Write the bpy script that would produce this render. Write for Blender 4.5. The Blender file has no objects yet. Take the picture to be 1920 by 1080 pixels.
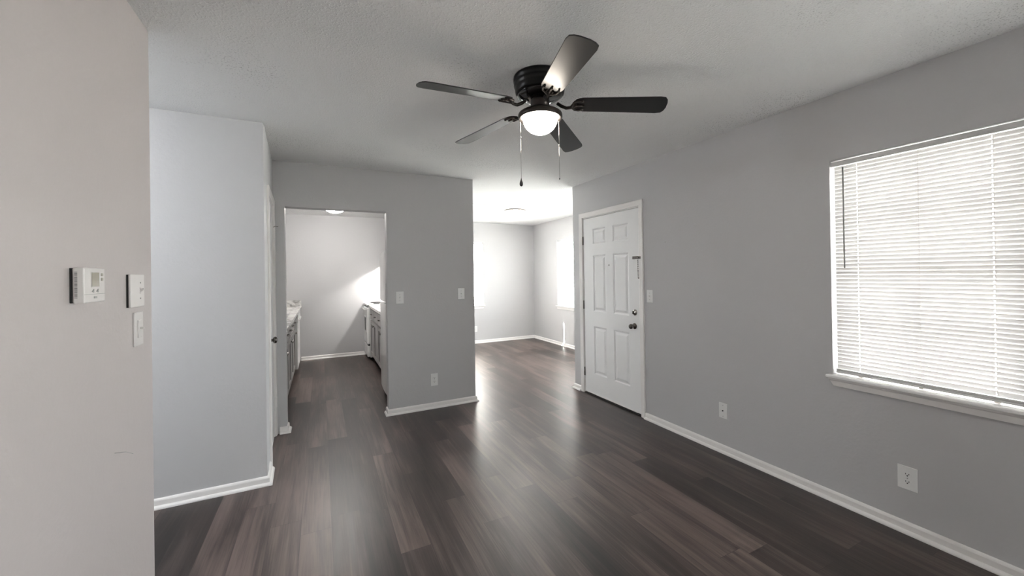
import bpy, bmesh, math, random
from mathutils import Vector, Matrix
random.seed(7)
PI = math.pi
C = bpy.context.scene.collection
sc = bpy.context.scene

# ------------------------------------------------------------------ camera, world, sun, exposure
cam_d = bpy.data.cameras.new('camera'); cam = bpy.data.objects.new('camera', cam_d); C.objects.link(cam)
yaw, pit, rol = map(math.radians, (-27.05, 0.1613, -0.8451))
F = Vector((-math.sin(yaw), math.cos(yaw), 0)); R = Vector((math.cos(yaw), math.sin(yaw), 0)); U = Vector((0, 0, 1))
F, U = F*math.cos(pit)+U*math.sin(pit), U*math.cos(pit)-F*math.sin(pit)
R, U = R*math.cos(rol)+U*math.sin(rol), U*math.cos(rol)-R*math.sin(rol)
cam.matrix_world = Matrix(((R.x, U.x, -F.x, 0), (R.y, U.y, -F.y, 0), (R.z, U.z, -F.z, 1.3953), (0, 0, 0, 1)))
cam_d.sensor_width = 36; cam_d.sensor_fit = 'HORIZONTAL'; cam_d.lens = 36*747.64/1920
cam_d.shift_x = (960-982.46)/1920; cam_d.shift_y = (510.94-540)/1920
cam_d.clip_start = 0.02; cam_d.clip_end = 200
sc.camera = cam

sc.view_settings.view_transform = 'Standard'; sc.view_settings.look = 'None'
sc.view_settings.gamma = 1; sc.view_settings.use_curve_mapping = False
sc.view_settings.exposure = 1.64
sc.cycles.max_bounces = 14; sc.cycles.diffuse_bounces = 8; sc.cycles.glossy_bounces = 5
sc.cycles.transmission_bounces = 8; sc.cycles.transparent_max_bounces = 12
sc.cycles.sample_clamp_indirect = 6.0
sc.cycles.use_denoising = True

W = bpy.data.worlds.new('world'); sc.world = W; W.use_nodes = True
WN = W.node_tree.nodes; WN['Background'].inputs[0].default_value = (0.96, 0.98, 1.0, 1); WN['Background'].inputs[1].default_value = 9.6

def add_light(name, kind, loc, energy, color=(1, 1, 1), **kw):
    d = bpy.data.lights.new(name, kind); d.energy = energy; d.color = color
    o = bpy.data.objects.new(name, d); C.objects.link(o); o.location = loc
    for k, v in kw.items(): setattr(d, k, v)
    return o
sun = add_light('sun', 'SUN', (1.5, 10, 6), 46.0, (1, .97, .92), angle=math.radians(.6))
sd = Vector((.735, -.735, -.86)).normalized()
sun.rotation_euler = sd.to_track_quat('-Z', 'Y').to_euler()
def portal(name, loc, normal, sx, sy):
    o = add_light(name, 'AREA', loc, 1.0, shape='RECTANGLE', size=sx, size_y=sy)
    o.data.cycles.is_portal = True
    o.rotation_euler = Vector(normal).to_track_quat('-Z', 'Y').to_euler()
portal('portal_right', (2.90, .9075, 1.405), (-1, 0, 0), .82, 1.32)
portal('portal_far_right', (4.29, 6.265, 1.405), (-1, 0, 0), .82, 1.32)
portal('portal_back', (2.565, 7.79, 1.405), (0, -1, 0), .82, 1.32)
portal('portal_far_side', (4.29, 4.95, 1.30), (-1, 0, 0), 1.15, 1.55)
portal('portal_near', (2.90, -.78, 1.30), (-1, 0, 0), 1.15, 1.55)

# ------------------------------------------------------------------ materials
def mat(name, col=(.8, .8, .8), rough=.5, metal=0, spec=.5, emit=None, es=0, bump=None, coat=0):
    m = bpy.data.materials.new(name); m.use_nodes = True
    nt = m.node_tree; b = nt.nodes['Principled BSDF']
    b.inputs['Base Color'].default_value = (*col, 1); b.inputs['Roughness'].default_value = rough
    b.inputs['Metallic'].default_value = metal; b.inputs['Specular IOR Level'].default_value = spec
    b.inputs['Coat Weight'].default_value = coat
    if emit:
        b.inputs['Emission Color'].default_value = (*emit, 1); b.inputs['Emission Strength'].default_value = es
    if bump:
        tc = nt.nodes.new('ShaderNodeTexCoord'); n = nt.nodes.new('ShaderNodeTexNoise'); bp = nt.nodes.new('ShaderNodeBump')
        n.inputs['Scale'].default_value = bump[0]; n.inputs['Detail'].default_value = bump[3] if len(bump) > 3 else 3
        bp.inputs['Strength'].default_value = bump[1]; bp.inputs['Distance'].default_value = bump[2]
        nt.links.new(tc.outputs['Object'], n.inputs['Vector']); nt.links.new(n.outputs['Fac'], bp.inputs['Height'])
        nt.links.new(bp.outputs['Normal'], b.inputs['Normal'])
    return m
def lk(nt, a, b): nt.links.new(a, b)

M = {}
M['wall'] = mat('wall_paint', (.525, .521, .528), .55, spec=.35, bump=(55, .25, .004))
M['wall_warm_lit'] = mat('warm_lit_wall_paint', (.500, .458, .452), .5, spec=.4, bump=(55, .25, .004))  # same paint as the other walls, warm cast of the light put into its colour
M['trim'] = mat('trim_paint', (.80, .78, .765), .35, bump=(30, .15, .002))
M['door'] = mat('door_paint', (.85, .85, .85), .32, bump=(25, .1, .002))
M['plate'] = mat('white_plastic', (.80, .80, .79), .25)
M['plate_warm'] = mat('ivory_plastic', (.65, .62, .605), .28)
M['black'] = mat('black_metal', (.006, .006, .006), .30, spec=.25)
M['gloss_black'] = mat('gloss_black_metal', (.012, .011, .011), .12, spec=.6)
M['bronze'] = mat('dark_bronze', (.035, .028, .025), .38, metal=.6)
M['blade'] = mat('black_blade', (.006, .0055, .0055), .33, spec=.5)
M['chrome'] = mat('brushed_nickel', (.42, .40, .38), .22, metal=1)
M['darkmetal'] = mat('dark_nickel', (.16, .145, .135), .2, metal=1)
M['dark'] = mat('dark_gap', (.01, .01, .01), .6)
M['grey'] = mat('grey_plastic', (.32, .32, .31), .4)
M['rail'] = mat('blind_rail', (.62, .62, .61), .4)
M['wand'] = mat('blind_wand', (.30, .30, .29), .35)
M['appliance'] = mat('white_enamel', (.80, .80, .79), .18, bump=(140, .06, .001))
M['cabinet'] = mat('cabinet_paint', (.30, .29, .285), .4)
M['steel'] = mat('sink_steel', (.55, .55, .55), .25, metal=1)
M['lcd'] = mat('lcd_screen', (.33, .31, .25), .12)
M['globe'] = mat('frosted_globe', (.9, .88, .84), .4, emit=(1, .90, .78), es=15)
M['globe2'] = mat('frosted_dome', (.9, .9, .9), .4, emit=(1, .97, .93), es=31)
M['globe3'] = mat('frosted_bowl', (.9, .9, .88), .4, emit=(1, .97, .93), es=28)
M['ground'] = mat('concrete_ground', (.45, .44, .42), .9)
M['rim'] = mat('rim_metal', (.30, .265, .24), .45, metal=.5)
M['sill'] = mat('gloss_sill_paint', (.86, .85, .84), .12, spec=.6)
M['tan'] = mat('tan_button', (.38, .35, .30), .4)
M['coil'] = mat('burner_coil', (.02, .02, .02), .5)

def ceiling_mat():
    m = mat('ceiling_texture', (.78, .78, .78), .9, spec=.1); nt = m.node_tree; b = nt.nodes['Principled BSDF']
    tc = nt.nodes.new('ShaderNodeTexCoord')
    n1 = nt.nodes.new('ShaderNodeTexNoise'); n1.inputs['Scale'].default_value = 105; n1.inputs['Detail'].default_value = 4
    n2 = nt.nodes.new('ShaderNodeTexNoise'); n2.inputs['Scale'].default_value = 1.3; n2.inputs['Detail'].default_value = 3
    lk(nt, tc.outputs['Object'], n1.inputs['Vector']); lk(nt, tc.outputs['Object'], n2.inputs['Vector'])
    r = nt.nodes.new('ShaderNodeMapRange'); r.inputs[1].default_value = .5; r.inputs[2].default_value = .72; r.inputs[3].default_value = .0; r.inputs[4].default_value = 1
    lk(nt, n1.outputs['Fac'], r.inputs[0])
    bp = nt.nodes.new('ShaderNodeBump'); bp.inputs['Strength'].default_value = .45; bp.inputs['Distance'].default_value = .007
    lk(nt, r.outputs[0], bp.inputs['Height']); lk(nt, bp.outputs['Normal'], b.inputs['Normal'])
    # dark specks that gather in patches of their own
    n3 = nt.nodes.new('ShaderNodeTexNoise'); n3.inputs['Scale'].default_value = 120; n3.inputs['Detail'].default_value = 2
    lk(nt, tc.outputs['Object'], n3.inputs['Vector'])
    a = nt.nodes.new('ShaderNodeMapRange'); a.inputs[1].default_value = .60; a.inputs[2].default_value = .66; lk(nt, n3.outputs['Fac'], a.inputs[0])
    c = nt.nodes.new('ShaderNodeMapRange'); c.inputs[1].default_value = .52; c.inputs[2].default_value = .70; c.inputs[3].default_value = .04; c.inputs[4].default_value = 1.0; lk(nt, n2.outputs['Fac'], c.inputs[0])
    mu = nt.nodes.new('ShaderNodeMath'); mu.operation = 'MULTIPLY'; lk(nt, a.outputs[0], mu.inputs[0]); lk(nt, c.outputs[0], mu.inputs[1])
    mx = nt.nodes.new('ShaderNodeMix'); mx.data_type = 'RGBA'; mx.inputs[6].default_value = (.78, .78, .78, 1); mx.inputs[7].default_value = (.40, .40, .40, 1)
    lk(nt, mu.outputs[0], mx.inputs[0]); lk(nt, mx.outputs[2], b.inputs['Base Color'])
    return m
M['ceiling'] = ceiling_mat()

def floor_mat():
    m = mat('vinyl_plank', (.1, .1, .1), .3, spec=.5); nt = m.node_tree; b = nt.nodes['Principled BSDF']
    N = nt.nodes.new
    def math_(op, a, b_=None, c_=None):
        n = N('ShaderNodeMath'); n.operation = op
        for i, v in enumerate((a, b_, c_)):
            if v is None: continue
            if isinstance(v, (int, float)): n.inputs[i].default_value = v
            else: lk(nt, v, n.inputs[i])
        return n.outputs[0]
    tc = N('ShaderNodeTexCoord'); sp = N('ShaderNodeSeparateXYZ'); lk(nt, tc.outputs['Object'], sp.inputs[0])
    X, Y = sp.outputs[0], sp.outputs[1]
    pw, pl = .152, 1.22
    u = math_('DIVIDE', math_('ADD', X, 6.04), pw); row = math_('FLOOR', u)
    wn = N('ShaderNodeTexWhiteNoise'); wn.noise_dimensions = '1D'; lk(nt, row, wn.inputs['W'])
    v = math_('ADD', math_('DIVIDE', math_('ADD', Y, 7.0), pl), wn.outputs['Value']); col = math_('FLOOR', v)
    cb = N('ShaderNodeCombineXYZ'); lk(nt, row, cb.inputs[0]); lk(nt, col, cb.inputs[1])
    w2 = N('ShaderNodeTexWhiteNoise'); w2.noise_dimensions = '3D'; lk(nt, cb.outputs[0], w2.inputs['Vector'])
    fu = math_('FRACT', u); fv = math_('FRACT', v)
    eu = math_('MINIMUM', fu, math_('SUBTRACT', 1.0, fu)); ev = math_('MINIMUM', fv, math_('SUBTRACT', 1.0, fv))
    seam = math_('MAXIMUM', math_('LESS_THAN', eu, .006), math_('LESS_THAN', ev, .0009))
    # grain: stretched noise shifted per plank
    sh = N('ShaderNodeCombineXYZ'); lk(nt, math_('MULTIPLY', X, 26), sh.inputs[0]); lk(nt, math_('MULTIPLY', Y, 1.3), sh.inputs[1]); lk(nt, math_('MULTIPLY', w2.outputs['Value'], 40), sh.inputs[2])
    g = N('ShaderNodeTexNoise'); g.inputs['Scale'].default_value = 1.0; g.inputs['Detail'].default_value = 6; g.inputs['Roughness'].default_value = .62; g.inputs['Distortion'].default_value = .6
    lk(nt, sh.outputs[0], g.inputs['Vector'])
    sh2 = N('ShaderNodeCombineXYZ'); lk(nt, math_('MULTIPLY', X, 5), sh2.inputs[0]); lk(nt, math_('MULTIPLY', Y, .9), sh2.inputs[1]); lk(nt, math_('MULTIPLY', w2.outputs['Value'], 17), sh2.inputs[2])
    g2 = N('ShaderNodeTexNoise'); g2.inputs['Scale'].default_value = 1.0; g2.inputs['Detail'].default_value = 3; lk(nt, sh2.outputs[0], g2.inputs['Vector'])
    sh3 = N('ShaderNodeCombineXYZ'); lk(nt, math_('MULTIPLY', X, 170), sh3.inputs[0]); lk(nt, math_('MULTIPLY', Y, 3.5), sh3.inputs[1]); lk(nt, math_('MULTIPLY', w2.outputs['Value'], 9), sh3.inputs[2])
    g3 = N('ShaderNodeTexNoise'); g3.inputs['Scale'].default_value = 1.0; g3.inputs['Detail'].default_value = 2; lk(nt, sh3.outputs[0], g3.inputs['Vector'])
    t = math_('ADD', math_('MULTIPLY', g.outputs['Fac'], .55), math_('ADD', math_('MULTIPLY', g2.outputs['Fac'], .60), math_('ADD', math_('MULTIPLY', w2.outputs['Value'], .24), math_('MULTIPLY', g3.outputs['Fac'], .20))))
    rp = N('ShaderNodeValToRGB'); lk(nt, math_('SUBTRACT', t, .285), rp.inputs[0])
    e = rp.color_ramp.elements; e[0].position = .30; e[0].color = (.0140, .0098, .0090, 1); e[1].position = .72; e[1].color = (.142, .103, .091, 1)
    k = e.new(.5); k.color = (.049, .0345, .0310, 1)
    mx = N('ShaderNodeMix'); mx.data_type = 'RGBA'; lk(nt, math_('MULTIPLY', seam, .6), mx.inputs[0]); lk(nt, rp.outputs[0], mx.inputs[6]); mx.inputs[7].default_value = (.012, .01, .01, 1)
    lk(nt, mx.outputs[2], b.inputs['Base Color'])
    rr = N('ShaderNodeMapRange'); rr.inputs[3].default_value = .29; rr.inputs[4].default_value = .43; lk(nt, g.outputs['Fac'], rr.inputs[0]); lk(nt, rr.outputs[0], b.inputs['Roughness'])
    bp = N('ShaderNodeBump'); bp.inputs['Strength'].default_value = .10; bp.inputs['Distance'].default_value = .0008
    lk(nt, math_('SUBTRACT', math_('ADD', g3.outputs['Fac'], g.outputs['Fac']), math_('MULTIPLY', seam, 1.5)), bp.inputs['Height']); lk(nt, bp.outputs['Normal'], b.inputs['Normal'])
    return m
M['floor'] = floor_mat()

def marble_mat():
    m = mat('marble_laminate', (.7, .7, .7), .2); nt = m.node_tree; b = nt.nodes['Principled BSDF']
    tc = nt.nodes.new('ShaderNodeTexCoord'); n = nt.nodes.new('ShaderNodeTexNoise'); n.inputs['Scale'].default_value = 9; n.inputs['Detail'].default_value = 8; n.inputs['Distortion'].default_value = 1.5
    lk(nt, tc.outputs['Object'], n.inputs['Vector'])
    r = nt.nodes.new('ShaderNodeValToRGB'); r.color_ramp.elements[0].position = .36; r.color_ramp.elements[0].color = (.33, .32, .31, 1); r.color_ramp.elements[1].position = .56; r.color_ramp.elements[1].color = (.72, .71, .69, 1)
    lk(nt, n.outputs['Fac'], r.inputs[0]); lk(nt, r.outputs[0], b.inputs['Base Color']); return m
M['marble'] = marble_mat()

def slat_mat(fac, name):
    m = bpy.data.materials.new(name); m.use_nodes = True; nt = m.node_tree; nt.nodes.clear()
    o = nt.nodes.new('ShaderNodeOutputMaterial'); d = nt.nodes.new('ShaderNodeBsdfDiffuse'); t = nt.nodes.new('ShaderNodeBsdfTranslucent'); x = nt.nodes.new('ShaderNodeMixShader')
    d.inputs[0].default_value = (.86, .85, .84, 1); t.inputs[0].default_value = (.88, .83, .81, 1); x.inputs[0].default_value = fac
    lk(nt, d.outputs[0], x.inputs[1]); lk(nt, t.outputs[0], x.inputs[2]); lk(nt, x.outputs[0], o.inputs[0]); return m
M['slat'] = slat_mat(.042, 'blind_slat'); M['slat_thin'] = slat_mat(.6, 'thin_blind_slat')
def glass_mat():
    m = bpy.data.materials.new('window_glass'); m.use_nodes = True; nt = m.node_tree; nt.nodes.clear()
    o = nt.nodes.new('ShaderNodeOutputMaterial'); t = nt.nodes.new('ShaderNodeBsdfTransparent'); g = nt.nodes.new('ShaderNodeBsdfGlossy'); x = nt.nodes.new('ShaderNodeMixShader'); f = nt.nodes.new('ShaderNodeLayerWeight')
    p = nt.nodes.new('ShaderNodeMath'); p.operation = 'POWER'; p.inputs[1].default_value = 4; q = nt.nodes.new('ShaderNodeMath'); q.operation = 'MULTIPLY_ADD'; q.inputs[1].default_value = .5; q.inputs[2].default_value = .03
    f.inputs[0].default_value = .5; lk(nt, f.outputs['Facing'], p.inputs[0]); lk(nt, p.outputs[0], q.inputs[0])
    g.inputs['Roughness'].default_value = .02; t.inputs[0].default_value = (.95, .97, .96, 1)
    lk(nt, q.outputs[0], x.inputs[0]); lk(nt, t.outputs[0], x.inputs[1]); lk(nt, g.outputs[0], x.inputs[2]); lk(nt, x.outputs[0], o.inputs[0]); return m
M['glass'] = glass_mat()

# ------------------------------------------------------------------ mesh helpers
class MB:
    def __init__(s): s.v = []; s.f = []; s.sm = []
    def add(s, vs, fs, smooth=False):
        n = len(s.v); s.v += [tuple(v) for v in vs]; s.f += [tuple(i+n for i in f) for f in fs]; s.sm += [smooth]*len(fs); return s
    def box(s, x0, x1, y0, y1, z0, z1):
        return s.add([(x, y, z) for x in (x0, x1) for y in (y0, y1) for z in (z0, z1)],
                     [(0, 1, 3, 2), (4, 6, 7, 5), (0, 4, 5, 1), (2, 3, 7, 6), (0, 2, 6, 4), (1, 5, 7, 3)])
    def lathe(s, prof, c=(0, 0, 0), axis='z', seg=48, smooth=True):
        vs = []; fs = []
        for (r, h) in prof:
            for k in range(seg):
                a = 2*PI*k/seg; p, q = r*math.cos(a), r*math.sin(a)
                vs.append({'z': (c[0]+p, c[1]+q, c[2]+h), 'x': (c[0]+h, c[1]+p, c[2]+q), 'y': (c[0]+q, c[1]+h, c[2]+p)}[axis])
        for i in range(len(prof)-1):
            for k in range(seg):
                k2 = (k+1) % seg; fs.append((i*seg+k, i*seg+k2, (i+1)*seg+k2, (i+1)*seg+k))
        if prof[0][0] > 1e-5: fs.append(tuple(range(seg))[::-1])
        if prof[-1][0] > 1e-5: fs.append(tuple((len(prof)-1)*seg+k for k in range(seg)))
        return s.add(vs, fs, smooth)
    def tube(s, pts, r, seg=8, smooth=True):
        pts = [Vector(p) for p in pts]; rs = r if isinstance(r, (list, tuple)) else [r]*len(pts); vs = []; fs = []
        for i, p in enumerate(pts):
            t = (pts[min(i+1, len(pts)-1)]-pts[max(i-1, 0)]).normalized()
            a = t.cross(Vector((0, 0, 1))) if abs(t.z) < .95 else t.cross(Vector((1, 0, 0)))
            a.normalize(); b = t.cross(a)
            for k in range(seg):
                w = 2*PI*k/seg; vs.append(p+(a*math.cos(w)+b*math.sin(w))*rs[i])
        for i in range(len(pts)-1):
            for k in range(seg):
                k2 = (k+1) % seg; fs.append((i*seg+k, i*seg+k2, (i+1)*seg+k2, (i+1)*seg+k))
        fs.append(tuple(range(seg))[::-1]); fs.append(tuple((len(pts)-1)*seg+k for k in range(seg)))
        return s.add(vs, fs, smooth)
    def sweep(s, path, prof):
        """prof: (outward offset, z) closed loop; path: 2-D polyline, outward is to the right of travel"""
        n = len(path); P = [Vector(p) for p in path]; vs = []; fs = []
        for i in range(n):
            d1 = (P[i]-P[i-1]).normalized() if i > 0 else None; d2 = (P[i+1]-P[i]).normalized() if i < n-1 else None
            d1 = d1 or d2; d2 = d2 or d1
            n1 = Vector((d1.y, -d1.x)); n2 = Vector((d2.y, -d2.x)); nn = (n1+n2).normalized(); k = 1/max(.3, nn.dot(n1))
            for (o, z) in prof: vs.append((P[i].x+nn.x*o*k, P[i].y+nn.y*o*k, z))
        m = len(prof)
        for i in range(n-1):
            for j in range(m):
                j2 = (j+1) % m; fs.append((i*m+j, i*m+j2, (i+1)*m+j2, (i+1)*m+j))
        fs.append(tuple(range(m))[::-1]); fs.append(tuple((n-1)*m+j for j in range(m)))
        return s.add(vs, fs)
    def build(s, name, m, parent=None, bevel=0, loc=None, rotz=0, segs=2):
        me = bpy.data.meshes.new(name); me.from_pydata(s.v, [], s.f); me.validate()
        bm = bmesh.new(); bm.from_mesh(me)
        bmesh.ops.recalc_face_normals(bm, faces=bm.faces); bm.to_mesh(me); bm.free()
        if len(me.polygons) == len(s.sm): me.polygons.foreach_set('use_smooth', s.sm)
        me.materials.append(M[m] if isinstance(m, str) else m)
        o = bpy.data.objects.new(name, me); C.objects.link(o)
        if loc: o.location = loc
        if rotz: o.rotation_euler = (0, 0, rotz)
        if parent: o.parent = parent
        if bevel:
            b = o.modifiers.new('bevel', 'BEVEL'); b.width = bevel; b.segments = segs; b.limit_method = 'ANGLE'; b.angle_limit = math.radians(40)
        return o
def tag(o, label=None, cat=None, group=None, kind=None):
    if label: o['label'] = label
    if cat: o['category'] = cat
    if group: o['group'] = group
    if kind: o['kind'] = kind
    return o
def empty(name, loc=(0, 0, 0), rotz=0):
    o = bpy.data.objects.new(name, None); C.objects.link(o); o.location = loc; o.rotation_euler = (0, 0, rotz); o.empty_display_size = .05; return o
def box(*a): return MB().box(*a)
def struct(o, label, cat='wall'): return tag(o, label, cat, kind='structure')

# ------------------------------------------------------------------ room shell
H = 2.44
XR, YP = 2.743, 4.17
struct(box(-2.85, 4.35, -1.85, 7.85, -.08, 0).build('floor', 'floor'), 'dark grey-brown wood-look plank floor running through all rooms', 'floor')
struct(box(-2.85, 4.35, -1.85, 7.85, H, H+.1).build('ceiling', 'ceiling'), 'pale textured ceiling with dark specks around the fan', 'ceiling')
struct(box(-30, 40, -30, 40, -.5, -.3).build('ground', 'ground'), 'pale ground outside the windows', 'ground')

def wall(name, fixed, lo, hi, a0, a1, holes, label, m='wall'):
    """wall slab; fixed='x' means it lies between x=lo..hi and runs along y (holes: a0,a1,z0,z1)"""
    b = MB()
    cuts = sorted({a0, a1, *[h[0] for h in holes], *[h[1] for h in holes]})
    for p, q in zip(cuts[:-1], cuts[1:]):
        spans = [(0, H)]
        for h in holes:
            if h[0] <= p+1e-6 and q <= h[1]+1e-6:
                spans = [s for s in ((0, h[2]), (h[3], H)) if s[1]-s[0] > 1e-4]
        for z0, z1 in spans:
            b.box(lo, hi, p, q, z0, z1) if fixed == 'x' else b.box(p, q, lo, hi, z0, z1)
    return struct(b.build(name, m), label)
WZ0, WZ1 = .765, 2.045
wall('wall_right', 'x', XR, XR+.15, -1.6, 4.045, [(-1.35, -.21, .54, WZ1), (.515, 1.30, WZ0-.0205, WZ1), (2.92, 3.845, 0, 2.03)], 'long grey wall on the right with the entry door and the near window')
wall('wall_jog', 'y', 3.895, 4.045, XR+.15, 4.283, [], 'short grey return wall behind the entry door')
wall('wall_far_right', 'x', 4.133, 4.283, 4.045, 7.78, [(4.38, 5.52, .54, WZ1), (5.87, 6.66, WZ0-.0205, WZ1)], 'bright side wall of the far room with a window')
wall('wall_back', 'y', 7.63, 7.78, -1.02, 4.133, [(2.17, 2.96, WZ0-.0205, WZ1)], 'back wall of the kitchen and far room')
wall('wall_partition', 'y', YP, YP+.115, -1.02, 1.509, [(-.281, .593, 0, 2.032)], 'grey wall facing the room with the open kitchen doorway')
wall('wall_divider', 'x', 1.394, 1.509, YP+.115, 7.63, [], 'wall between the kitchen and the far room')
wall('wall_kitchen_left', 'x', -1.02, -.91, YP+.115, 7.63, [], 'left wall of the kitchen behind the counter')
wall('wall_closet_front', 'y', 3.193, 3.293, -2.6, -.334, [], 'pale wall at the hall corner beside the closet door')
wall('wall_left', 'x', -.749, -.634, -1.6, 2.207, [], 'near left wall carrying the thermostat and switches', 'wall_warm_lit')
wall('wall_hall', 'y', 2.092, 2.207, -2.6, -.749, [], 'hall side wall behind the near left wall')
wall('wall_hall_end', 'x', -2.72, -2.6, 2.0, 3.4, [], 'end wall of the hall')
wall('wall_rear', 'y', -1.75, -1.6, -.749, 2.893, [], 'wall behind the viewer')
# closet side wall, very slightly out of square, with its door opening (local frame: x = outward, y = along)
CA = math.atan2(.035, .97)
clw = MB()
for (p, q, z0, z1) in ((.102, .31, 0, H), (.31, .925, 2.03, H), (.925, .995, 0, H)): clw.box(-.1, 0, p, q, z0, z1)
cw = struct(clw.build('wall_closet_side', 'wall', loc=(-.334, 3.193, 0), rotz=CA), 'narrow wall seen edge-on that holds the closet door')

# baseboards
BP = [(0, 0), (.030, 0), (.0295, .006), (.0265, .012), (.021, .017), (.0135, .019), (.013, .046), (.010, .053), (.006, .057), (0, .059)]
def base(name, path, label, prof=BP): return struct(MB().sweep(path, prof).build(name, 'trim'), label, 'baseboard')
base('baseboard_right', [(XR, 2.862), (XR, -1.59)], 'white baseboard along the right wall below the near window')
base('baseboard_corner', [(XR+.14, 4.045), (XR, 4.045), (XR, 3.906)], 'short white baseboard wrapping the wall end beyond the entry door')
base('baseboard_partition', [(.593, YP+.11), (.593, YP), (1.509, YP), (1.509, YP+.5)], 'white baseboard on the wall right of the kitchen doorway')
base('baseboard_jamb', [(-.338, YP), (-.281, YP), (-.281, YP+.11)], 'tiny white baseboard left of the kitchen doorway')
base('baseboard_back', [(1.509, 7.63), (4.133, 7.63), (4.133, 4.3)], 'white baseboard around the far room')
base('baseboard_kitchen', [(-.30, 7.63), (.70, 7.63)], 'white baseboard on the kitchen back wall')
base('baseboard_closet', [(-2.6, 3.193), (-.334, 3.193), (-.334-math.sin(CA)*.24, 3.193+.24)], 'white baseboard of the pale hall corner wall')
base('baseboard_left', [(-.634, -1.59), (-.634, 2.207), (-2.6, 2.207)], 'white baseboard of the near left wall')

# ------------------------------------------------------------------ windows
def slats_mb(y0, y1, z0, z1, x, pitch=.0223, w=.0255, tilt=68, holes=()):
    b = MB(); n = int(round((z1-z0)/pitch)); t = math.radians(tilt)
    for i in range(n):
        zc = z1-pitch*(i+.5); row = []
        for k in range(5):
            s = (k/4-.5)*w; c = .0022*(1-(2*k/4-1)**2)       # crowned cross-section
            # room side (-x) edge is the high one
            px = x+s*math.cos(t)-c*math.sin(t); pz = zc-s*math.sin(t)-c*math.cos(t)*.3
            row.append((px, pz))
        ys = [y0]+[q for c in holes for q in (c-.0018, c+.0018)]+[y1]
        vs = [(p[0], y, p[1]) for y in ys for p in row]
        b.add(vs, [(m*5+k, m*5+k+1, m*5+k+6, m*5+k+5) for m in range(len(ys)-1) for k in range(4) if not (m % 2 and k in (1, 2))], True)
    return b
def window(idx, axis, face, a0, a1, label, blabel, sgn=1, far=False):
    """built in a local frame whose x points outdoors, y runs along the wall; then turned into place"""
    if axis == 'x': loc, rz, y0, y1 = (face, 0, 0), 0, a0, a1
    else: loc, rz, y0, y1 = (0, face, 0), PI/2, -a1, -a0     # local y -> world -x
    w = struct(empty('window_%d' % idx, loc, rz), label, 'window')
    f = MB(); d0, d1 = .085, .145
    f.box(d0, d1, y0, y0+.03, WZ0, WZ1).box(d0, d1, y1-.03, y1, WZ0, WZ1).box(d0, d1, y0+.03, y1-.03, WZ0, WZ0+.014).box(d0, d1, y0+.03, y1-.03, WZ1-.03, WZ1)
    f.build('window_frame', 'trim', w, .002)
    m = (WZ0+WZ1)/2
    for (za, zb, xa) in ((m-.018, WZ1-.03, .118), (WZ0+.014, m+.018, .092)):
        s = MB(); s.box(xa, xa+.022, y0+.03, y0+.062, za, zb).box(xa, xa+.022, y1-.062, y1-.03, za, zb).box(xa, xa+.022, y0+.062, y1-.062, za, za+.026).box(xa, xa+.022, y0+.062, y1-.062, zb-.034, zb)
        so = s.build('sash', 'trim', w, .002)
        mu = MB(); yc, zc = (y0+y1)/2, (za+zb)/2
        mu.box(xa+.004, xa+.018, yc-.009, yc+.009, za+.026, zb-.034).box(xa+.0045, xa+.0175, y0+.062, y1-.062, zc-.009, zc+.009)
        mu.build('muntin', 'trim', so)
        box(xa+.009, xa+.013, y0+.062, y1-.062, za+.026, zb-.034).build('pane', 'glass', so)
    st = MB().sweep([(-.042, y1+.022), (-.042, y0-.022)], [(-.127, WZ0-.02), (0, WZ0-.02), (.003, WZ0-.014), (.0035, WZ0-.009), (.002, WZ0-.003), (-.003, WZ0), (-.127, WZ0)])
    # stool: nose beyond the wall, body only inside the opening
    s2 = MB(); s2.add([(-.042, y0-.022, WZ0-.02), (0, y0-.022, WZ0-.02), (0, y1+.022, WZ0-.02), (-.042, y1+.022, WZ0-.02), (-.042, y0-.022, WZ0), (0, y0-.022, WZ0), (0, y1+.022, WZ0), (-.042, y1+.022, WZ0)],
                      [(0, 1, 2, 3), (4, 7, 6, 5), (0, 4, 5, 1), (1, 5, 6, 2), (2, 6, 7, 3), (3, 7, 4, 0)])
    s2.box(0, .149, y0+.001, y1-.001, WZ0-.02, WZ0)
    s2.build('sill', 'sill', w, .006, segs=3)
    ap = MB(); a, b_ = y0-.018, y1+.018
    pr = [(0, WZ0-.02), (-.026, WZ0-.02), (-.024, WZ0-.03), (-.019, WZ0-.036), (-.016, WZ0-.066), (0, WZ0-.068)]
    ap.add([(p, a+.030*(WZ0-.02-z)/.048, z) for p, z in pr]+[(p, b_-.030*(WZ0-.02-z)/.048, z) for p, z in pr],
           [(i, (i+1) % 6, (i+1) % 6+6, i+6) for i in range(6)]+[(0, 1, 2, 3, 4, 5), (11, 10, 9, 8, 7, 6)])
    ap.build('apron', 'trim', w)
    # blind
    bl = tag(empty('window_blind', loc, rz), blabel, 'blind')
    yb0, yb1 = y0+(.046 if axis == 'y' else .015), y1-.016
    box(.004, .036, y0+.004, y1-.006, 2.008, 2.036).build('headrail', 'rail', bl, .002)
    slats_mb(yb0, yb1, .800, 2.004, .024, tilt=25 if far else 79, holes=[yb0+(yb1-yb0)*q+.004 for q in (.155, .845)]).build('slats', 'slat_thin' if far else 'slat', bl)
    r = MB(); r.box(.014, .036, yb0-.004, yb1+.004, .774, .785).box(.016, .034, yb0-.004, yb1+.004, .788, .797).box(.019, .031, yb0-.003, yb1+.003, .785, .788)
    r.build('bottom_rail', 'rail', bl, .0015)
    L = yb1-yb0
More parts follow.
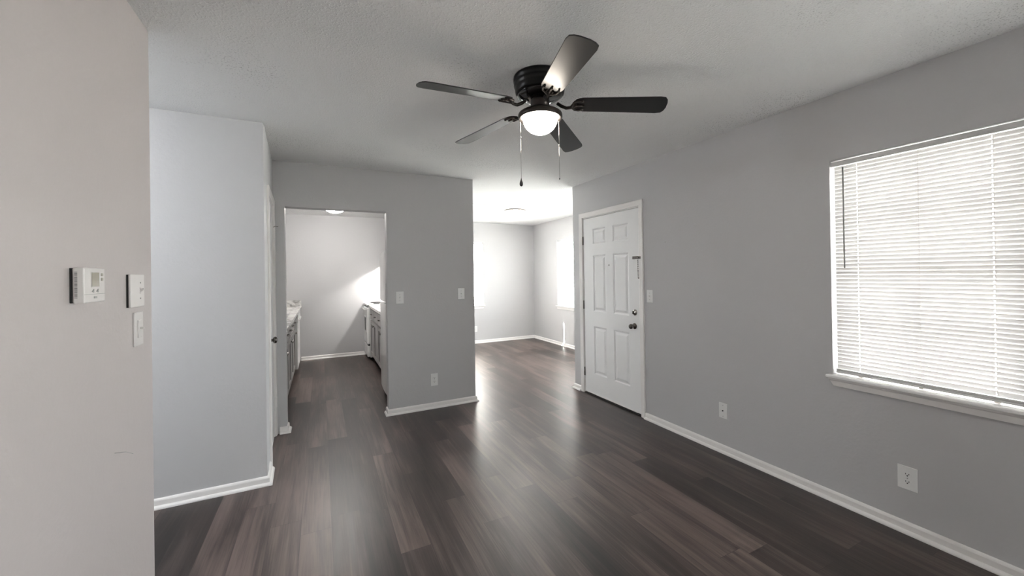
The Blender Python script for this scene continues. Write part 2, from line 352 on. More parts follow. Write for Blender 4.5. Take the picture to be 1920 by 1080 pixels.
    for fr in (.155, .5, .845):
        y = yb0+L*fr; c = MB()
        c.tube([(.0105, y-.003, .80), (.0105, y-.003, 2.01)], .0006, 5)
        c.tube([(.0240, y+.004, .80), (.0240, y+.004, 2.01)], .0007, 5)
        c.box(.010, .040, y-.008, y+.008, .769, .774)
        c.build('ladder_cord', 'slat_thin', bl)
    return w, bl, y1
w1, b1, _ = window(1, 'x', XR, .515, 1.30, 'near window with white sash behind a closed blind', 'closed white slat blind with grey wand on the near right wall')
wd = MB().tube([(-.006, 1.228, 1.992), (-.006, 1.228, 1.975), (-.007, 1.2275, 1.7), (-.007, 1.2265, 1.40)], .0042, 6)
wd.build('tilt_wand', 'wand', b1)
MB().tube([(.006, 1.228, 2.012), (-.004, 1.228, 2.006), (-.006, 1.228, 1.992)], .0016, 6).build('wand_hook', 'plate', b1)
window(2, 'x', 4.133, 5.87, 6.66, 'overexposed window in the side wall of the far room', 'white blind glowing in the far room side window', far=True)
window(3, 'y', 7.63, 2.17, 2.96, 'overexposed window in the back wall of the far room', 'white blind glowing in the far back wall window', far=True)

w5 = struct(empty('window_5', (4.133, 5.73, 0)), 'added bare window lighting the far room, hidden by the wall end', 'window')  # invented opening, out of view, to raise the light in the far room
w4 = struct(empty('window_4', (XR, 0, 0)), 'added bare window behind the viewer that lights the room', 'window')  # invented opening, out of view, to light the left wall and near ceiling
f = MB(); f.box(.085, .145, -1.35, -1.31, .54, WZ1).box(.085, .145, -.25, -.21, .54, WZ1).box(.085, .145, -1.31, -.25, .54, .58).box(.085, .145, -1.31, -.25, WZ1-.04, WZ1).box(.09, .14, -1.31, -.25, 1.27, 1.31)
for w_ in (w4, w5):
    f.build('window_frame', 'trim', w_, .002)
    box(.112, .116, -1.31, -.25, .58, 1.27).build('pane', 'glass', w_); box(.112, .116, -1.31, -.25, 1.31, WZ1-.04).build('pane', 'glass', w_)
# ------------------------------------------------------------------ doors
def panel_slab(u0, u1, z0, z1, panels, th, fx):
    """door slab; fx(u, d, z) -> local point, d = outward from the face"""
    b = MB(); us = sorted({u0, u1, *[p[0] for p in panels], *[p[1] for p in panels]}); zs = sorted({z0, z1, *[p[2] for p in panels], *[p[3] for p in panels]})
    for i in range(len(us)-1):
        for j in range(len(zs)-1):
            a, c, e, g = us[i], us[i+1], zs[j], zs[j+1]
            if any(p[0]-1e-6 <= a and c <= p[1]+1e-6 and p[2]-1e-6 <= e and g <= p[3]+1e-6 for p in panels): continue
            b.add([fx(a, 0, e), fx(c, 0, e), fx(c, 0, g), fx(a, 0, g)], [(0, 1, 2, 3)])
    for (a, c, e, g) in panels:
        rings = [(0, 0), (.006, -.0015), (.014, -.009), (.024, -.010), (.046, -.002), (.052, -.0015)]
        vs = []
        for (i, d) in rings: vs += [fx(a+i, d, e+i), fx(c-i, d, e+i), fx(c-i, d, g-i), fx(a+i, d, g-i)]
        fs = [(r*4+k, r*4+(k+1) % 4, r*4+4+(k+1) % 4, r*4+4+k) for r in range(len(rings)-1) for k in range(4)]; n = (len(rings)-1)*4
        b.add(vs, fs+[(n, n+1, n+2, n+3)])
    b.add([fx(u, d, z) for u, z in ((u0, z0), (u1, z0), (u1, z1), (u0, z1)) for d in (0, -th)], [(0, 1, 3, 2), (2, 3, 5, 4), (4, 5, 7, 6), (6, 7, 1, 0), (1, 3, 5, 7)])
    return b
def knob_profile(s=1): return [(.0315*s, 0), (.0315*s, .004), (.028*s, .009), (.012*s, .013), (.0105*s, .026), (.013*s, .031), (.0235*s, .036), (.0265*s, .044), (.0265*s, .052), (.022*s, .060), (.012*s, .064), (0, .065)]
def casing(y0, y1, zt, w, th, face, sgn):
    """moulded casing around an opening; sgn = outward sign on x"""
    b = MB(); pr = [(0, 0), (0, .008), (.006, .011), (w*.55, .013), (w*.8, th), (w-.004, th), (w, th-.004), (w, 0)]   # (away from opening, outward)
    def run(p0, p1, q0, q1):
        pass
    vs = []
    for (yy, zz, sy, sz) in ((y0, 0, -1, 0), (y0, zt, -1, 1), (y1, zt, 1, 1), (y1, 0, 1, 0)):
        for (o, d) in pr: vs.append((face+sgn*d, yy+sy*o, zz+sz*o))
    m = len(pr); fs = []
    for i in range(3):
        for j in range(m): fs.append((i*m+j, i*m+(j+1) % m, (i+1)*m+(j+1) % m, (i+1)*m+j))
    fs += [tuple(range(m)), tuple(range(3*m, 4*m))]
    return b.add(vs, fs)
D0, D1, DX = 2.926, 3.836, XR+.006
d1 = struct(empty('door_1', (0, 0, 0)), 'white six-panel entry door in the right wall with nickel knob', 'door')
pn = [(y0, y1, z0, z1) for (y0, y1) in ((3.078, 3.323), (3.437, 3.667)) for (z0, z1) in ((.247, .790), (.955, 1.594), (1.716, 1.892))]
slab = panel_slab(D0, D1, .018, 2.018, pn, .042, lambda u, d, z: (DX-d, u, z)).build('door_panel', 'door', d1)
casing(2.918, 3.847, 2.032, .057, .016, XR, -1).build('door_casing', 'trim', d1)
jb = MB(); jb.box(XR+.001, XR+.149, 2.9205, D0-.0025, 0, 2.029).box(XR+.001, XR+.149, D1+.0045, 3.8445, 0, 2.029).box(XR+.001, XR+.149, D0-.0025, D1+.0045, 2.0225, 2.0295)
jb.build('door_frame', 'trim', d1)
st = MB().box(DX+.043, DX+.055, D0-.002, D1+.004, 0, 2.022).build('dark_backing', 'dark', d1)  # black sheet across the opening behind the slab, keeps the gaps around it dark
th = MB(); th.box(XR-.012, XR+.14, 2.9265, 3.839, .0, .010); th.build('threshold', 'bronze', d1, .002)
MB().box(DX-.004, DX+.03, D0+.002, D1-.002, .0105, .0185).build('door_sweep', 'dark', d1)
MB().box(DX-.007, DX-.0005, D0+.05, D1-.004, .019, .028).build('weather_strip', 'trim', d1)
for z in (1.765, 1.020, .245):
    h = MB(); h.tube([(DX-.007, D1+.004, z-.046), (DX-.007, D1+.004, z+.046)], .0065, 8)
    h.lathe([(.004, 0), (.005, .004), (0, .009)], (DX-.007, D1+.004, z+.046), seg=8)
    h.build('door_hinge', 'darkmetal', d1)
tag(MB().lathe([(r, -h) for r, h in knob_profile(.95)], (DX, 3.004, .862), 'x', 32).build('door_knob', 'darkmetal', d1), 'dark nickel round door knob')
db = MB().lathe([(.031, 0), (.031, -.004), (.026, -.010), (.019, -.013), (.017, -.016), (0, -.017)], (DX, 2.998, .998), 'x', 32).build('deadbolt', 'chrome', d1)
MB().box(DX-.034, DX-.015, 2.9945, 3.0015, .983, 1.013).build('thumb_turn', 'darkmetal', db, .003)
MB().lathe([(.007, 0), (.007, -.002), (.0045, -.003), (0, -.003)], (DX, 3.383, 1.473), 'x', 16).build('peephole', 'bronze', d1)
MB().lathe([(.004, 0), (.003, -.001), (0, -.001)], (DX, 2.945, 1.405), 'x', 12).build('screw_hole', 'dark', d1)
tr = MB(); tr.box(DX-.006, DX, 2.935, 3.018, 1.521, 1.549).box(DX-.011, DX-.006, 2.937, 3.016, 1.523, 1.528).box(DX-.011, DX-.006, 2.937, 3.016, 1.542, 1.547)
tr.build('chain_track', 'darkmetal', d1, .0015)
# chain hanging from its keeper on the casing
dc = tag(empty('door_chain', (XR-.016, 2.906, 1.533)), 'dark metal security chain hanging on the entry door casing', 'chain')
MB().box(-.008, 0, -.021, .012, -.012, .012).lathe([(.008, 0), (.006, -.006), (0, -.008)], (-.008, .004, 0), 'x', 12).build('keeper', 'darkmetal', dc, .0015)
ch = MB(); z = -.012
for i in range(10):
    pts = []
    for k in range(13):
        a = 2*PI*k/12; q = .0062*math.cos(a); v = .0125*math.sin(a)
        pts.append((-.013+(q if i % 2 else 0), .006-.0006*i+(0 if i % 2 else q), z-.011+v))
    ch.tube(pts, .0017, 6); z -= .0180
ch.lathe([(0, 0), (.006, -.002), (.006, -.011), (0, -.013)], (-.012, -.002, z+.002), seg=10)
ch.build('chain_links', 'darkmetal', dc)

# closet door, local frame of the closet side wall
d2 = struct(empty('door_2', (-.334, 3.193, 0), CA), 'white closet door seen edge-on beside the kitchen doorway', 'door')
MB().box(-.045, -.006, .317, .919, .012, 2.018).build('door_panel', 'door', d2, .003)
casing(.310, .925, 2.026, .050, .016, 0, 1).build('door_casing', 'trim', d2)
jb = MB(); jb.box(-.099, -.0005, .3105, .3155, 0, 2.029).box(-.099, -.0005, .9205, .9245, 0, 2.029).box(-.099, -.0005, .3155, .9205, 2.0205, 2.0295); jb.build('door_frame', 'trim', d2)
tag(MB().lathe([(r*.95, h*.85) for r, h in knob_profile()], (-.006, .385, .917), 'x', 32).build('door_knob', 'darkmetal', d2), 'dark nickel knob of the closet door')
for z in (1.785, .300):
    h = MB(); h.tube([(.008, .924, z-.046), (.008, .924, z+.046)], .0065, 8); h.box(-.004, .0165, .905, .923, z-.044, z+.044)
    ho = h.build('door_hinge', 'trim', d2)
    if z > 1: MB().tube([(.008, .924, z+.046), (.008, .924, z+.056), (.018, .915, z+.058), (.040, .900, z+.056)], .003, 6).build('hinge_pin_stop', 'chrome', ho)

# ------------------------------------------------------------------ ceiling fan
FX, FY = 1.0575, 1.8535
fan = tag(empty('ceiling_fan', (FX, FY, H)), 'black five-blade ceiling fan with lit frosted globe, mounted flush to the ceiling', 'ceiling fan')
MB().lathe([(.139, 0), (.141, -.008), (.140, -.024), (.134, -.029), (.137, -.034), (.138, -.046), (.133, -.051), (.134, -.058), (.130, -.084), (.125, -.090), (0, -.090)], seg=64).build('motor_housing', 'black', fan)
MB().lathe([(.121, -.0905), (.119, -.096), (.100, -.108), (.078, -.116), (.060, -.120), (0, -.120)], seg=48).build('rotor', 'gloss_black', fan)
MB().lathe([(.050, -.1202), (.051, -.125), (.051, -.172), (0, -.172)], seg=40).build('switch_cup', 'bronze', fan)
MB().lathe([(.051, -.1722), (.060, -.174), (.085, -.179), (.106, -.187), (.1160, -.194), (.118, -.199), (.118, -.213), (.115, -.219), (.110, -.220), (.104, -.217), (.098, -.214), (.094, -.208), (0, -.206)], seg=64).build('light_pan', 'bronze', fan)
gl = []
for i in range(15):
    a = i/14*PI/2; gl.append((.093*math.cos(a)**.9, -.213-.086*math.sin(a)))
gl[-1] = (0, gl[-1][1])
tag(MB().lathe(gl, seg=48).build('light_globe', 'globe', fan), 'glowing frosted glass globe')
def blade_mb():
    b = MB(); out = []; r0, r1 = .178, .660
    wd0, wd1 = .054, .067
    pts = [(r0, -.014), (r0+.004, -.028), (r0+.014, -.042), (r0+.030, -.051), (r0+.052, -wd0-.002), (r1-.045, -wd1), (r1-.018, -.062), (r1-.006, -.045), (r1, -.02)]
    prof = pts+[(x, -y) for x, y in pts[::-1]]
    n = len(prof)
    b.add([(x, y, z) for z in (-.0028, .0028) for x, y in prof], [tuple(range(n))[::-1], tuple(range(n, 2*n))]+[(i, (i+1) % n, n+(i+1) % n, n+i) for i in range(n)])
    return b
def iron_mb():
    b = MB(); b.tube([(.092, 0, .006), (.115, 0, -.010), (.140, 0, -.021), (.165, 0, -.018), (.188, 0, -.008)], [.009, .009, .0085, .008, .006], 8)
    for s in (-1, 1):      # the two curled arms of the bracket under the blade root
        b.tube([(.165, 0, -.014), (.178, s*.020, -.010), (.184, s*.034, -.0075), (.205, s*.040, -.0065), (.232, s*.036, -.0060)], [.007, .0065, .006, .0055, .004], 8)
        b.tube([(.184, s*.034, -.0075), (.176, s*.026, -.008), (.182, s*.014, -.008), (.196, s*.014, -.008)], .004, 6)
        b.lathe([(.0065, 0), (.005, -.003), (0, -.004)], (.222, s*.037, -.008), seg=10)
    b.tube([(.185, 0, -.008), (.215, 0, -.0065), (.235, 0, -.0055)], [.007, .006, .004], 8)
    b.lathe([(.0065, 0), (.005, -.003), (0, -.004)], (.226, 0, -.008), seg=10)
    return b
bme, ime = None, None
PH = math.radians(183.7)
for k, dz in enumerate((0, .014, .002, -.020, -.020)):
    a = PH+k*2*PI/5
    if bme is None:
        bo = blade_mb().build('blade', 'blade', fan, .0015); io = iron_mb().build('blade_iron', 'bronze', bo)
        bme, ime = bo, io
    else:
        bo = bme.copy(); C.objects.link(bo); bo.parent = fan
        io = ime.copy(); C.objects.link(io); io.parent = bo
    droop = math.atan2(.040-dz, .66)
    bo.rotation_mode = 'QUATERNION'
    bo.rotation_quaternion = (Matrix.Rotation(a, 3, 'Z') @ Matrix.Rotation(droop, 3, 'Y') @ Matrix.Rotation(-math.radians(12.4), 3, 'X')).to_quaternion()
    bo.location = (0, 0, 2.299-H)
for nm, off, bend, zb in (('left', -.106, -.315, -.536), ('right', .099, -.36, -.537)):
    ox, oy = off*math.cos(yaw), off*math.sin(yaw)
    c = MB(); c.tube([(ox, oy, -.232), (ox, oy, bend)], .0013, 6); c.tube([(ox, oy, bend), (ox, oy, zb)], .0009, 6)
    c.lathe([(0, .004), (.0028, .002), (.0028, -.004), (0, -.006)], (ox, oy, bend), seg=8)
    co = c.build('pull_chain', 'chrome', fan)
    if nm == 'left': MB().lathe([(0, .004), (.002, 0), (.0035, -.008), (.0085, -.022), (.0092, -.032), (.006, -.040), (0, -.043)], (ox, oy, zb), seg=16).build('pull_knob', 'dark', co)
    else: MB().lathe([(0, .002), (.0026, -.001), (.0026, -.006), (0, -.009)], (ox, oy, zb), seg=10).build('pull_knob', 'dark', co)

# ------------------------------------------------------------------ other ceiling fixtures
def dome_light(name, x, y, r, dep, m, pan, label):
    t = tag(empty(name, (x, y, H)), label, 'ceiling light')
    MB().lathe([(r+.012, 0), (r+.014, -.010), (r+.008, -.020), (r-.004, -.020), (r-.004, -.012), (0, -.012)], seg=48).build('light_pan', pan, t)
    g = [((r-.006)*math.cos(i/12*PI/2), -.018-dep*math.sin(i/12*PI/2)) for i in range(13)]; g[-1] = (0, g[-1][1])
    MB().lathe(g, seg=40).build('light_dome', m, t)
dome_light('flush_light', 2.86, 5.89, .158, .055, 'globe3', 'rim', 'round flush ceiling light with metal rim in the far room')
dome_light('kitchen_light', .195, 6.30, .168, .122, 'globe2', 'trim', 'lit white dome light on the kitchen ceiling')
M['added_globe_hall'] = mat('added_hall_dome', (.9, .9, .9), .4, emit=(.93, .97, 1), es=62)
dome_light('added_hall_light', -2.12, 2.70, .14, .08, 'added_globe_hall', 'trim', 'added dome light on the hall ceiling, out of view')  # unseen lamp added for the light that falls on the hall corner wall
vt = tag(empty('ceiling_vent', (2.085, 5.71, H)), 'white louvred air vent on the far room ceiling', 'vent')
v = MB(); v.box(-.15, .15, -.15, -.115, -.009, 0).box(-.15, .15, .115, .15, -.009, 0).box(-.15, -.115, -.115, .115, -.009, 0).box(.115, .15, -.115, .115, -.009, 0); v.build('vent_frame', 'trim', vt, .002)
v = MB()
for i in range(9):
    x = -.104+i*.026; v.add([(x-.010, -.115, -.001), (x+.006, -.115, -.010), (x+.006, .115, -.010), (x-.010, .115, -.001), (x-.009, -.115, 0), (x+.007, -.115, -.009), (x+.007, .115, -.009), (x-.009, .115, 0)], [(0, 1, 2, 3), (4, 7, 6, 5), (0, 3, 7, 4), (1, 5, 6, 2), (0, 4, 5, 1), (3, 2, 6, 7)])
v.build('vent_louvre', 'trim', vt)

# ------------------------------------------------------------------ wall plates (local frame: plate in y-z, faces -x)
def plate(name, loc, rz, w, h, kind, label, cat, m='plate', th=.006, group=None, ty=0):
    t = tag(empty(name, loc, rz), label, cat, group)
    if th > .01:
        MB().box(-th+.007, 0, -w/2+.001, w/2-.001, -h/2+.001, h/2-.001).build('shadow_gap', 'dark', t)  # black filler painted in as the shadow between plate and wall
        MB().box(-th, -th+.007, -w/2, w/2, -h/2, h/2).build('cover_plate', m, t, .0025, segs=3)
    else: MB().box(-th, 0, -w/2, w/2, -h/2, h/2).build('cover_plate', m, t, .0025, segs=3)
    if kind == 'toggle':
        box(-th-.0012, -th, ty-.006, ty+.006, -.0125, .0125).build('switch_bezel', m, t)
        MB().add([(-th, ty-.004, -.006), (-th, ty+.004, -.006), (-th, ty+.004, .006), (-th, ty-.004, .006), (-th-.011, ty-.003, .004), (-th-.011, ty+.003, .004), (-th-.011, ty+.003, .010), (-th-.011, ty-.003, .010)], [(0, 1, 2, 3), (4, 7, 6, 5), (0, 4, 5, 1), (1, 5, 6, 2), (2, 6, 7, 3), (3, 7, 4, 0)]).build('toggle', m, t, .001)
        for z in (-.030, .030): MB().lathe([(.0032, 0), (.0028, -.0012), (0, -.0014)], (-th, ty, z), 'x', 10).build('screw', 'grey', t)
    if kind == 'outlet':
        for z in (-.0195, .0195):
            f = MB(); pts = []
            for k in range(24):
                a = 2*PI*k/24; pts.append((.0168*math.cos(a), max(-.0115, min(.0115, .0168*math.sin(a)))))
            n = 24; f.add([(x, p, z+q) for x in (-th-.0015, -th+.001) for p, q in pts], [tuple(range(n)), tuple(range(n, 2*n))[::-1]]+[(i, (i+1) % n, n+(i+1) % n, n+i) for i in range(n)])
            fo = f.build('receptacle', m, t)
            s = MB(); X0, X1 = -th-.0022, -th-.0012
            s.box(X0, X1, -.0078, -.0052, z-.001, z+.0065).box(X0, X1, .0052, .0078, z-.001, z+.0065)
            s.lathe([(.0030, 0), (.0030, -.001), (0, -.001)], (X1, 0, z-.0062), 'x', 10); s.build('slot', 'dark', fo)
        MB().lathe([(.003, 0), (.0026, -.0012), (0, -.0014)], (-th, 0, 0), 'x', 10).build('screw', 'grey', t)
    if kind == 'jack':
        MB().lathe([(.0048, 0), (.0048, -.006), (.002, -.006), (0, -.006)], (-th, 0, 0), 'x', 12).build('socket', 'dark', t)
        for z in (-.042, .042): MB().lathe([(.0034, 0), (.0028, -.0012), (0, -.0014)], (-th, 0, z), 'x', 10).build('screw', 'grey', t)
    return t
plate('light_switch', (XR, 2.787, 1.166), 0, .074, .118, 'toggle', 'white light switch beside the entry door casing', 'light switch')
plate('cable_plate', (XR, 2.040, .3215), 0, .070, .117, 'jack', 'white cable jack plate low on the right wall near the door', 'wall plate')
plate('wall_outlet', (XR, .961, .289), 0, .082, .122, 'outlet', 'white double outlet below the near window', 'outlet')
plate('light_switch', (.7125, YP, 1.171), PI/2, .076, .122, 'toggle', 'white light switch just right of the kitchen doorway', 'light switch')
plate('light_switch', (1.3585, YP, 1.187), PI/2, .076, .120, 'toggle', 'white light switch near the right end of the partition wall', 'light switch')
plate('wall_outlet', (1.0525, YP, .297), PI/2, .075, .128, 'outlet', 'white outlet low on the partition wall', 'outlet')
plate('wall_outlet', (2.781, 7.63, .293), PI/2, .071, .120, 'outlet', 'white outlet on the far back wall, half hidden by the partition', 'outlet')
plate('light_switch', (-.634, 2.026, 1.352), PI, .128, .124, 'toggle', 'wide glossy switch plate standing off the near left wall', 'light switch', 'plate_warm', th=.013, ty=-.024)
t = plate('dimmer_switch', (-.634, 2.0575, 1.204), PI, .082, .130, 'none', 'ivory decorator switch below the wide switch plate', 'light switch', 'plate_warm')
box(-.0095, -.006, -.0165, .0165, -.034, .034).build('rocker', 'plate_warm', t, .0015)
box(-.020, -.0095, -.004, .004, -.002, .006).build('slider', 'plate_warm', t, .0015)
# thermostat (faces +x, local frame turned half round: local y -> world -y)
t = tag(empty('thermostat', (-.634, 1.652, 1.380)), 'cream wall thermostat with small grey display on the near left wall', 'thermostat')
box(0, .005, -.060, .0635, -.050, .050).build('shadow_gap_plate', 'dark', t, .001)  # black plate stands in for the shaded gap behind the body
box(.005, .0085, -.059, .062, -.048, .048).build('mounting_plate', 'grey', t, .001)
bd = box(.008, .032, -.064, .060, -.052, .052).build('body', 'plate_warm', t, .004, segs=3)
v = MB()
for i in range(22): v.box(.012, .018, -.0646, -.0638, -.036+i*.0035, -.0345+i*.0035)
v.build('vent_slots', 'dark', t)
box(.0315, .0328, -.026, .023, -.007, .040).build('display_bezel', 'plate_warm', t)
tag(box(.0325, .0335, -.0235, .0205, -.0045, .0375).build('display', 'lcd', t), 'small grey-green display')
for z in (.031, .017): box(.0318, .0333, .034, .046, z-.0045, z+.0045).build('button', 'tan', t, .0005)
for y in (-.016, .010):
    MB().add([(.0320, y-.006, -.019), (.0320, y+.005, -.012), (.0320, y+.005, -.022), (.0335, y-.006, -.019), (.0335, y+.005, -.012), (.0335, y+.005, -.022)], [(0, 1, 2), (5, 4, 3), (0, 3, 4, 1), (1, 4, 5, 2), (2, 5, 3, 0)]).build('button', 'wand', t)
box(.0318, .0325, -.064, .0595, -.0275, -.0262).build('flap_seam', 'grey', t)
box(.0318, .0328, -.010, .008, -.0395, -.0335).build('badge', 'wand', t)
# small marks on the walls
tag(MB().tube([(-.6335, 1.857, .802), (-.6335, 1.94, .774), (-.6335, 2.005, .742)], .0011, 5).build('wall_scratch', 'wand'), 'thin dark scratch low on the near left wall', 'scratch')
tag(MB().lathe([(.005, 0), (.004, -.002), (0, -.003)], (XR, 2.594, 1.660), 'x', 10).build('wall_anchor', 'wand'), 'tiny screw anchor in the right wall above the switch', 'screw')

# ------------------------------------------------------------------ kitchen, right side: fridge, cabinet, stove, hood
fr = tag(empty('refrigerator', (.63, 4.40, 0)), 'white top-freezer refrigerator just inside the kitchen doorway', 'refrigerator')
box(.065, .74, 0, .70, .03, 1.655).build('body', 'appliance', fr, .008)
def bowed(z0, z1):
    b = MB(); n = 10; vs = []
    for z, ins in ((z0, .012), (z0+.012, 0), (z1-.012, 0), (z1, .012)):
        for i in range(n+1):
            y = i/n; vs.append((-.012*math.sin(PI*y)+.012+ins*.6, .70*y, z))
        vs += [(.060, .70, z), (.060, 0, z)]
    m = n+3; fs = [(i*m+j, i*m+(j+1) % m, (i+1)*m+(j+1) % m, (i+1)*m+j) for i in range(3) for j in range(m)]
    fs += [tuple(range(m)), tuple(range(3*m, 4*m))]
    return b.add(vs, fs)
for z0, z1, hz0, hz1 in ((1.105, 1.672, 1.12, 1.30), (.075, 1.080, .90, 1.06)):
    d = bowed(z0, z1).build('door', 'appliance', fr, .003)
    box(-.020, .006, .03, .052, hz0, hz1).build('handle', 'appliance', d, .006)
box(.004, .05, .02, .12, 1.0805, 1.1045).build('hinge_cover', 'grey', fr)
box(.05, .10, .02, .68, .0, .072).build('kick_plate', 'dark', fr)

def shaker(b, x, y0, y1, z0, z1, s, fw=.055, th=.019, rec=.010):
    """frame-and-panel front; outward = s on x"""
    xs = sorted((x, x+s*th)); xp = sorted((x, x+s*(th-rec)))
    b.box(xs[0], xs[1], y0, y0+fw, z0, z1).box(xs[0], xs[1], y1-fw, y1, z0, z1).box(xs[0], xs[1], y0+fw, y1-fw, z0, z0+fw).box(xs[0], xs[1], y0+fw, y1-fw, z1-fw, z1)
    return b.box(xp[0], xp[1], y0+fw, y1-fw, z0+fw, z1-fw)
def base_cabinet(x_face, x_wall, y0, y1, s, label, n, knob='near'):
    t = tag(empty('base_cabinet', ((x_face+x_wall)/2, (y0+y1)/2, 0)), label, 'cabinet'); L = t.location
    L = Vector(((x_face+x_wall)/2, (y0+y1)/2, 0)); o = lambda b: [setattr(b, 'v', [(v[0]-L.x, v[1]-L.y, v[2]) for v in b.v]), b][1]
    xa, xb = sorted((x_face, x_wall)); b = MB().box(xa, xb, y0, y1, .10, .872); o(b).build('carcass', 'cabinet', t)
    b = MB().box(*sorted((x_face-s*.07, x_wall)), y0, y1, 0, .10); o(b).build('toe_kick', 'dark', t)
    w = (y1-y0)/n
    for i in range(n):
        a, c = y0+i*w+.008, y0+(i+1)*w-.008
        d = o(shaker(MB(), x_face, a, c, .115, .665, s)).build('door', 'cabinet', t, .0015)
        ky = a+.028 if i % 2 else c-.028
        k = MB().lathe([(.006, 0), (.005, s*.010), (.013, s*.016), (.014, s*.022), (.008, s*.028), (0, s*.029)], (x_face+s*.019, ky, .615), 'x', 14); o(k).build('knob', 'chrome', d)
        dr = o(MB().box(*sorted((x_face, x_face+s*.019)), a, c, .690, .850)).build('drawer', 'cabinet', t, .004)
        m_ = (a+c)/2; p = MB().tube([(x_face+s*.019, m_-.048, .775), (x_face+s*.042, m_-.046, .775), (x_face+s*.046, m_, .775), (x_face+s*.042, m_+.046, .775), (x_face+s*.019, m_+.048, .775)], .0055, 8); o(p).build('pull', 'chrome', dr)
    return t
def countertop(x0, x1, y0, y1, label, hole=None):
    t = tag(empty('countertop', ((x0+x1)/2, (y0+y1)/2, .873)), label, 'countertop'); L = t.location; b = MB()
    if hole:
        a, c, e, g = hole; b.box(x0, a, y0, y1, .873, .910).box(c, x1, y0, y1, .873, .910).box(a, c, y0, e, .873, .910).box(a, c, g, y1, .873, .910)
    else: b.box(x0, x1, y0, y1, .873, .910)
    b.v = [(v[0]-L.x, v[1]-L.y, v[2]-L.z) for v in b.v]; b.build('slab', 'marble', t, .003)
    return t, L
base_cabinet(.745, 1.390, 5.12, 7.025, -1, 'pale cabinet with doors between the refrigerator and the stove', 4)
countertop(.705, 1.394, 5.12, 7.03, 'light marble-look countertop beside the stove')
sv = tag(empty('stove', (.69, 7.035, 0)), 'white electric range against the kitchen back wall', 'stove')
box(.03, .70, 0, .575, .045, .895).build('body', 'appliance', sv, .004)
box(.06, .68, .01, .565, .0, .045).build('kick_plate', 'dark', sv)
box(-.012, .70, -.003, .578, .900, .922).build('cooktop', 'appliance', sv, .005)
box(.0, .69, .004, .571, .8945, .9005).build('cooktop_seam', 'dark', sv)
od = box(-.012, .030, .010, .565, .262, .872).build('oven_door', 'appliance', sv, .016, segs=4)
MB().tube([(-.012, .045, .835), (-.040, .052, .838), (-.044, .2875, .838), (-.040, .523, .838), (-.012, .530, .835)], .011, 10).build('handle', 'appliance', od)
ow = box(-.0145, -.0115, .150, .425, .470, .690).build('oven_window', 'dark', od, .001)
wf = MB(); wf.box(-.018, -.011, .130, .150, .45, .71).box(-.018, -.011, .425, .445, .45, .71).box(-.018, -.011, .150, .425, .45, .47).box(-.018, -.011, .150, .425, .69, .71); wf.build('window_trim', 'appliance', od, .002)
box(.004, .03, .008, .567, .240, .262).build('door_gap', 'dark', sv)
box(-.010, .030, .010, .565, .055, .238).build('drawer', 'appliance', sv, .008)
for (x, y, r) in ((.18, .15, .075), (.18, .42, .095), (.45, .15, .095), (.45, .42, .075)):
    MB().lathe([(r+.020, 0), (r+.018, .004), (r+.006, .002), (0, .001)], (x, y, .922), seg=32).build('drip_bowl', 'chrome', sv)
    c = MB(); pts = [((.014+(r-.014)*k/70)*math.cos(k/70*8*PI)+x, (.014+(r-.014)*k/70)*math.sin(k/70*8*PI)+y, .930) for k in range(71)]
    c.tube(pts, .0048, 6); c.build('burner', 'coil', sv)
bp_ = box(.62, .70, 0, .575, .922, 1.09).build('back_panel', 'appliance', sv, .01)
for y in (.08, .17, .40, .49): MB().lathe([(.018, 0), (.015, -.018), (0, -.020)], (.62, y, 1.02), 'x', 16).build('knob', 'dark', bp_)
hd = tag(empty('range_hood', (1.394, 7.32, 1.56)), 'white range hood over the stove with its lamp lit', 'range hood')
b = MB(); b.box(-.44, -.425, -.29, .29, 0, .115).box(-.425, 0, -.29, -.278, 0, .115).box(-.425, 0, .278, .29, 0, .115).box(-.425, 0, -.278, .278, .100, .115); b.build('shell', 'appliance', hd, .002)
MB().box(-.32, -.25, -.25, -.07, .080, .0995).build('lamp_cover', mat('hood_lamp', (.9, .9, .9), .4, emit=(1, .97, .92), es=150), hd)
def wall_cabinet(y0, y1, z0, z1, xf, label, n):
    t = tag(empty('wall_cabinet', (1.394, (y0+y1)/2, z0)), label, 'cabinet'); yc = (y0+y1)/2; D = 1.394-xf
    box(-D, 0, y0-yc, y1-yc, 0, z1-z0).build('carcass', 'cabinet', t)
    w = (y1-y0)/n
    for i in range(n):
        d = shaker(MB(), -D, y0-yc+i*w+.006, y0-yc+(i+1)*w-.006, .006, z1-z0-.006, -1, .05).build('door', 'cabinet', t, .0015)
wall_cabinet(7.03, 7.61, 1.68, 2.13, 1.085, 'wall cabinet above the range hood', 2)
wall_cabinet(5.12, 7.028, 1.37, 2.13, 1.085, 'row of wall cabinets above the right countertop', 4)

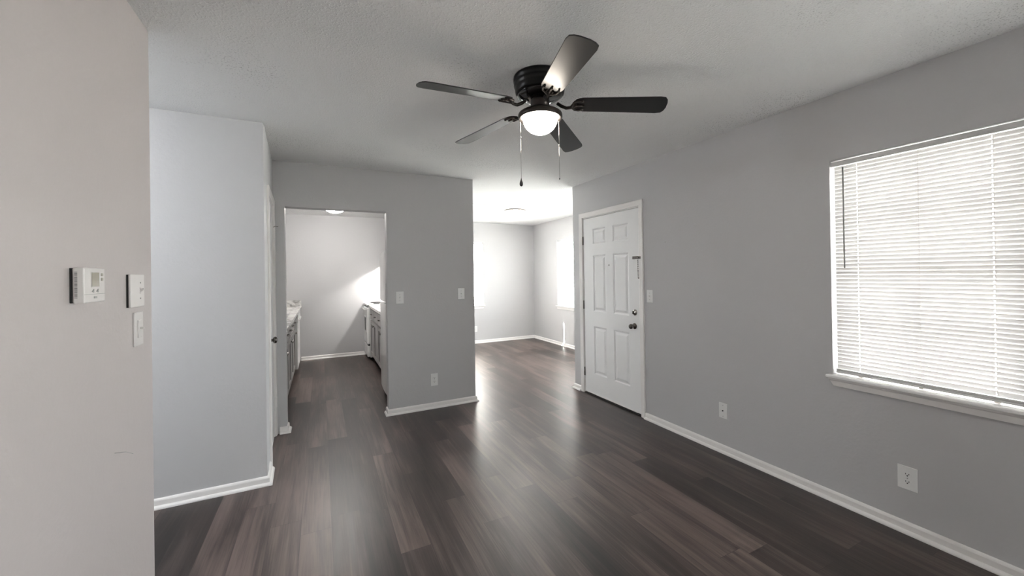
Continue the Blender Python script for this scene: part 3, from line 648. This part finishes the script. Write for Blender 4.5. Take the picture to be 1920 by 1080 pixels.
# ------------------------------------------------------------------ kitchen, left side
base_cabinet(-.345, -.91, 4.29, 6.44, 1, 'pale cabinet run with pulls under the sink counter', 5)
ct, L = countertop(-.905, -.285, 4.29, 7.625, 'light marble-look counter with sink on the left of the kitchen', (-.80, -.38, 5.35, 6.10))
b = box(-.905-L.x, -.29-L.x, 7.605-L.y, 7.625-L.y, .0375, .137).build('backsplash', 'marble', ct, .002)
box(-.905-L.x, -.888-L.x, 4.29-L.y, 7.604-L.y, .0375, .137).build('backsplash', 'marble', ct, .002)
b = MB(); b.box(-.225, -.195, -.39, .39, -.002, .003).box(.195, .225, -.39, .39, -.002, .003).box(-.195, .195, -.39, -.36, -.002, .003).box(-.195, .195, .36, .39, -.002, .003)
b.box(-.205, -.200, -.37, .37, -.035, -.003).box(.200, .205, -.37, .37, -.035, -.003).box(-.2, .2, -.37, -.365, -.035, -.003).box(-.2, .2, .365, .37, -.035, -.003).box(-.2, .2, -.365, .365, -.036, -.032)
sk = tag(b.build('sink', 'steel', ct, loc=(-.59-L.x, 5.725-L.y, .912-L.z)), 'steel sink set into the counter')
MB().lathe([(.026, 0), (.022, .010), (.012, .014), (.011, .10), (0, .102)], (-.21, 0, .003), seg=20).tube([(-.21, 0, .10), (-.20, 0, .16), (-.16, 0, .19), (-.10, 0, .19), (-.05, 0, .165), (-.045, 0, .14)], .0095, 10).build('faucet', 'chrome', sk)
dw = tag(empty('dishwasher', (-.62, 6.80, 0)), 'white dishwasher standing proud of the left cabinets', 'dishwasher')
box(-.28, .27, -.345, .345, .09, .868).build('body', 'appliance', dw, .003)
box(.27, .325, -.345, .345, .095, .745).build('door', 'appliance', dw, .005)
box(.27, .335, -.345, .345, .752, .868).build('control_panel', 'appliance', dw, .006)
box(.336, .350, -.25, .25, .770, .790).build('handle', 'appliance', dw, .004)
box(-.28, .24, -.34, .34, 0, .09).build('kick_plate', 'dark', dw)

for o in bpy.data.objects:
    k = o.name.split('.')[0]
    if o.parent is None and k in ('light_switch', 'dimmer_switch', 'wall_outlet', 'window_blind', 'flush_light', 'kitchen_light', 'added_hall_light', 'base_cabinet', 'wall_cabinet', 'countertop'):
        o['group'] = {'light_switch': 'light switches', 'dimmer_switch': 'light switches', 'wall_outlet': 'wall outlets', 'window_blind': 'window blinds', 'flush_light': 'dome ceiling lights', 'kitchen_light': 'dome ceiling lights',
                      'added_hall_light': 'dome ceiling lights', 'base_cabinet': 'kitchen base cabinets', 'wall_cabinet': 'kitchen wall cabinets', 'countertop': 'kitchen countertops'}[k]
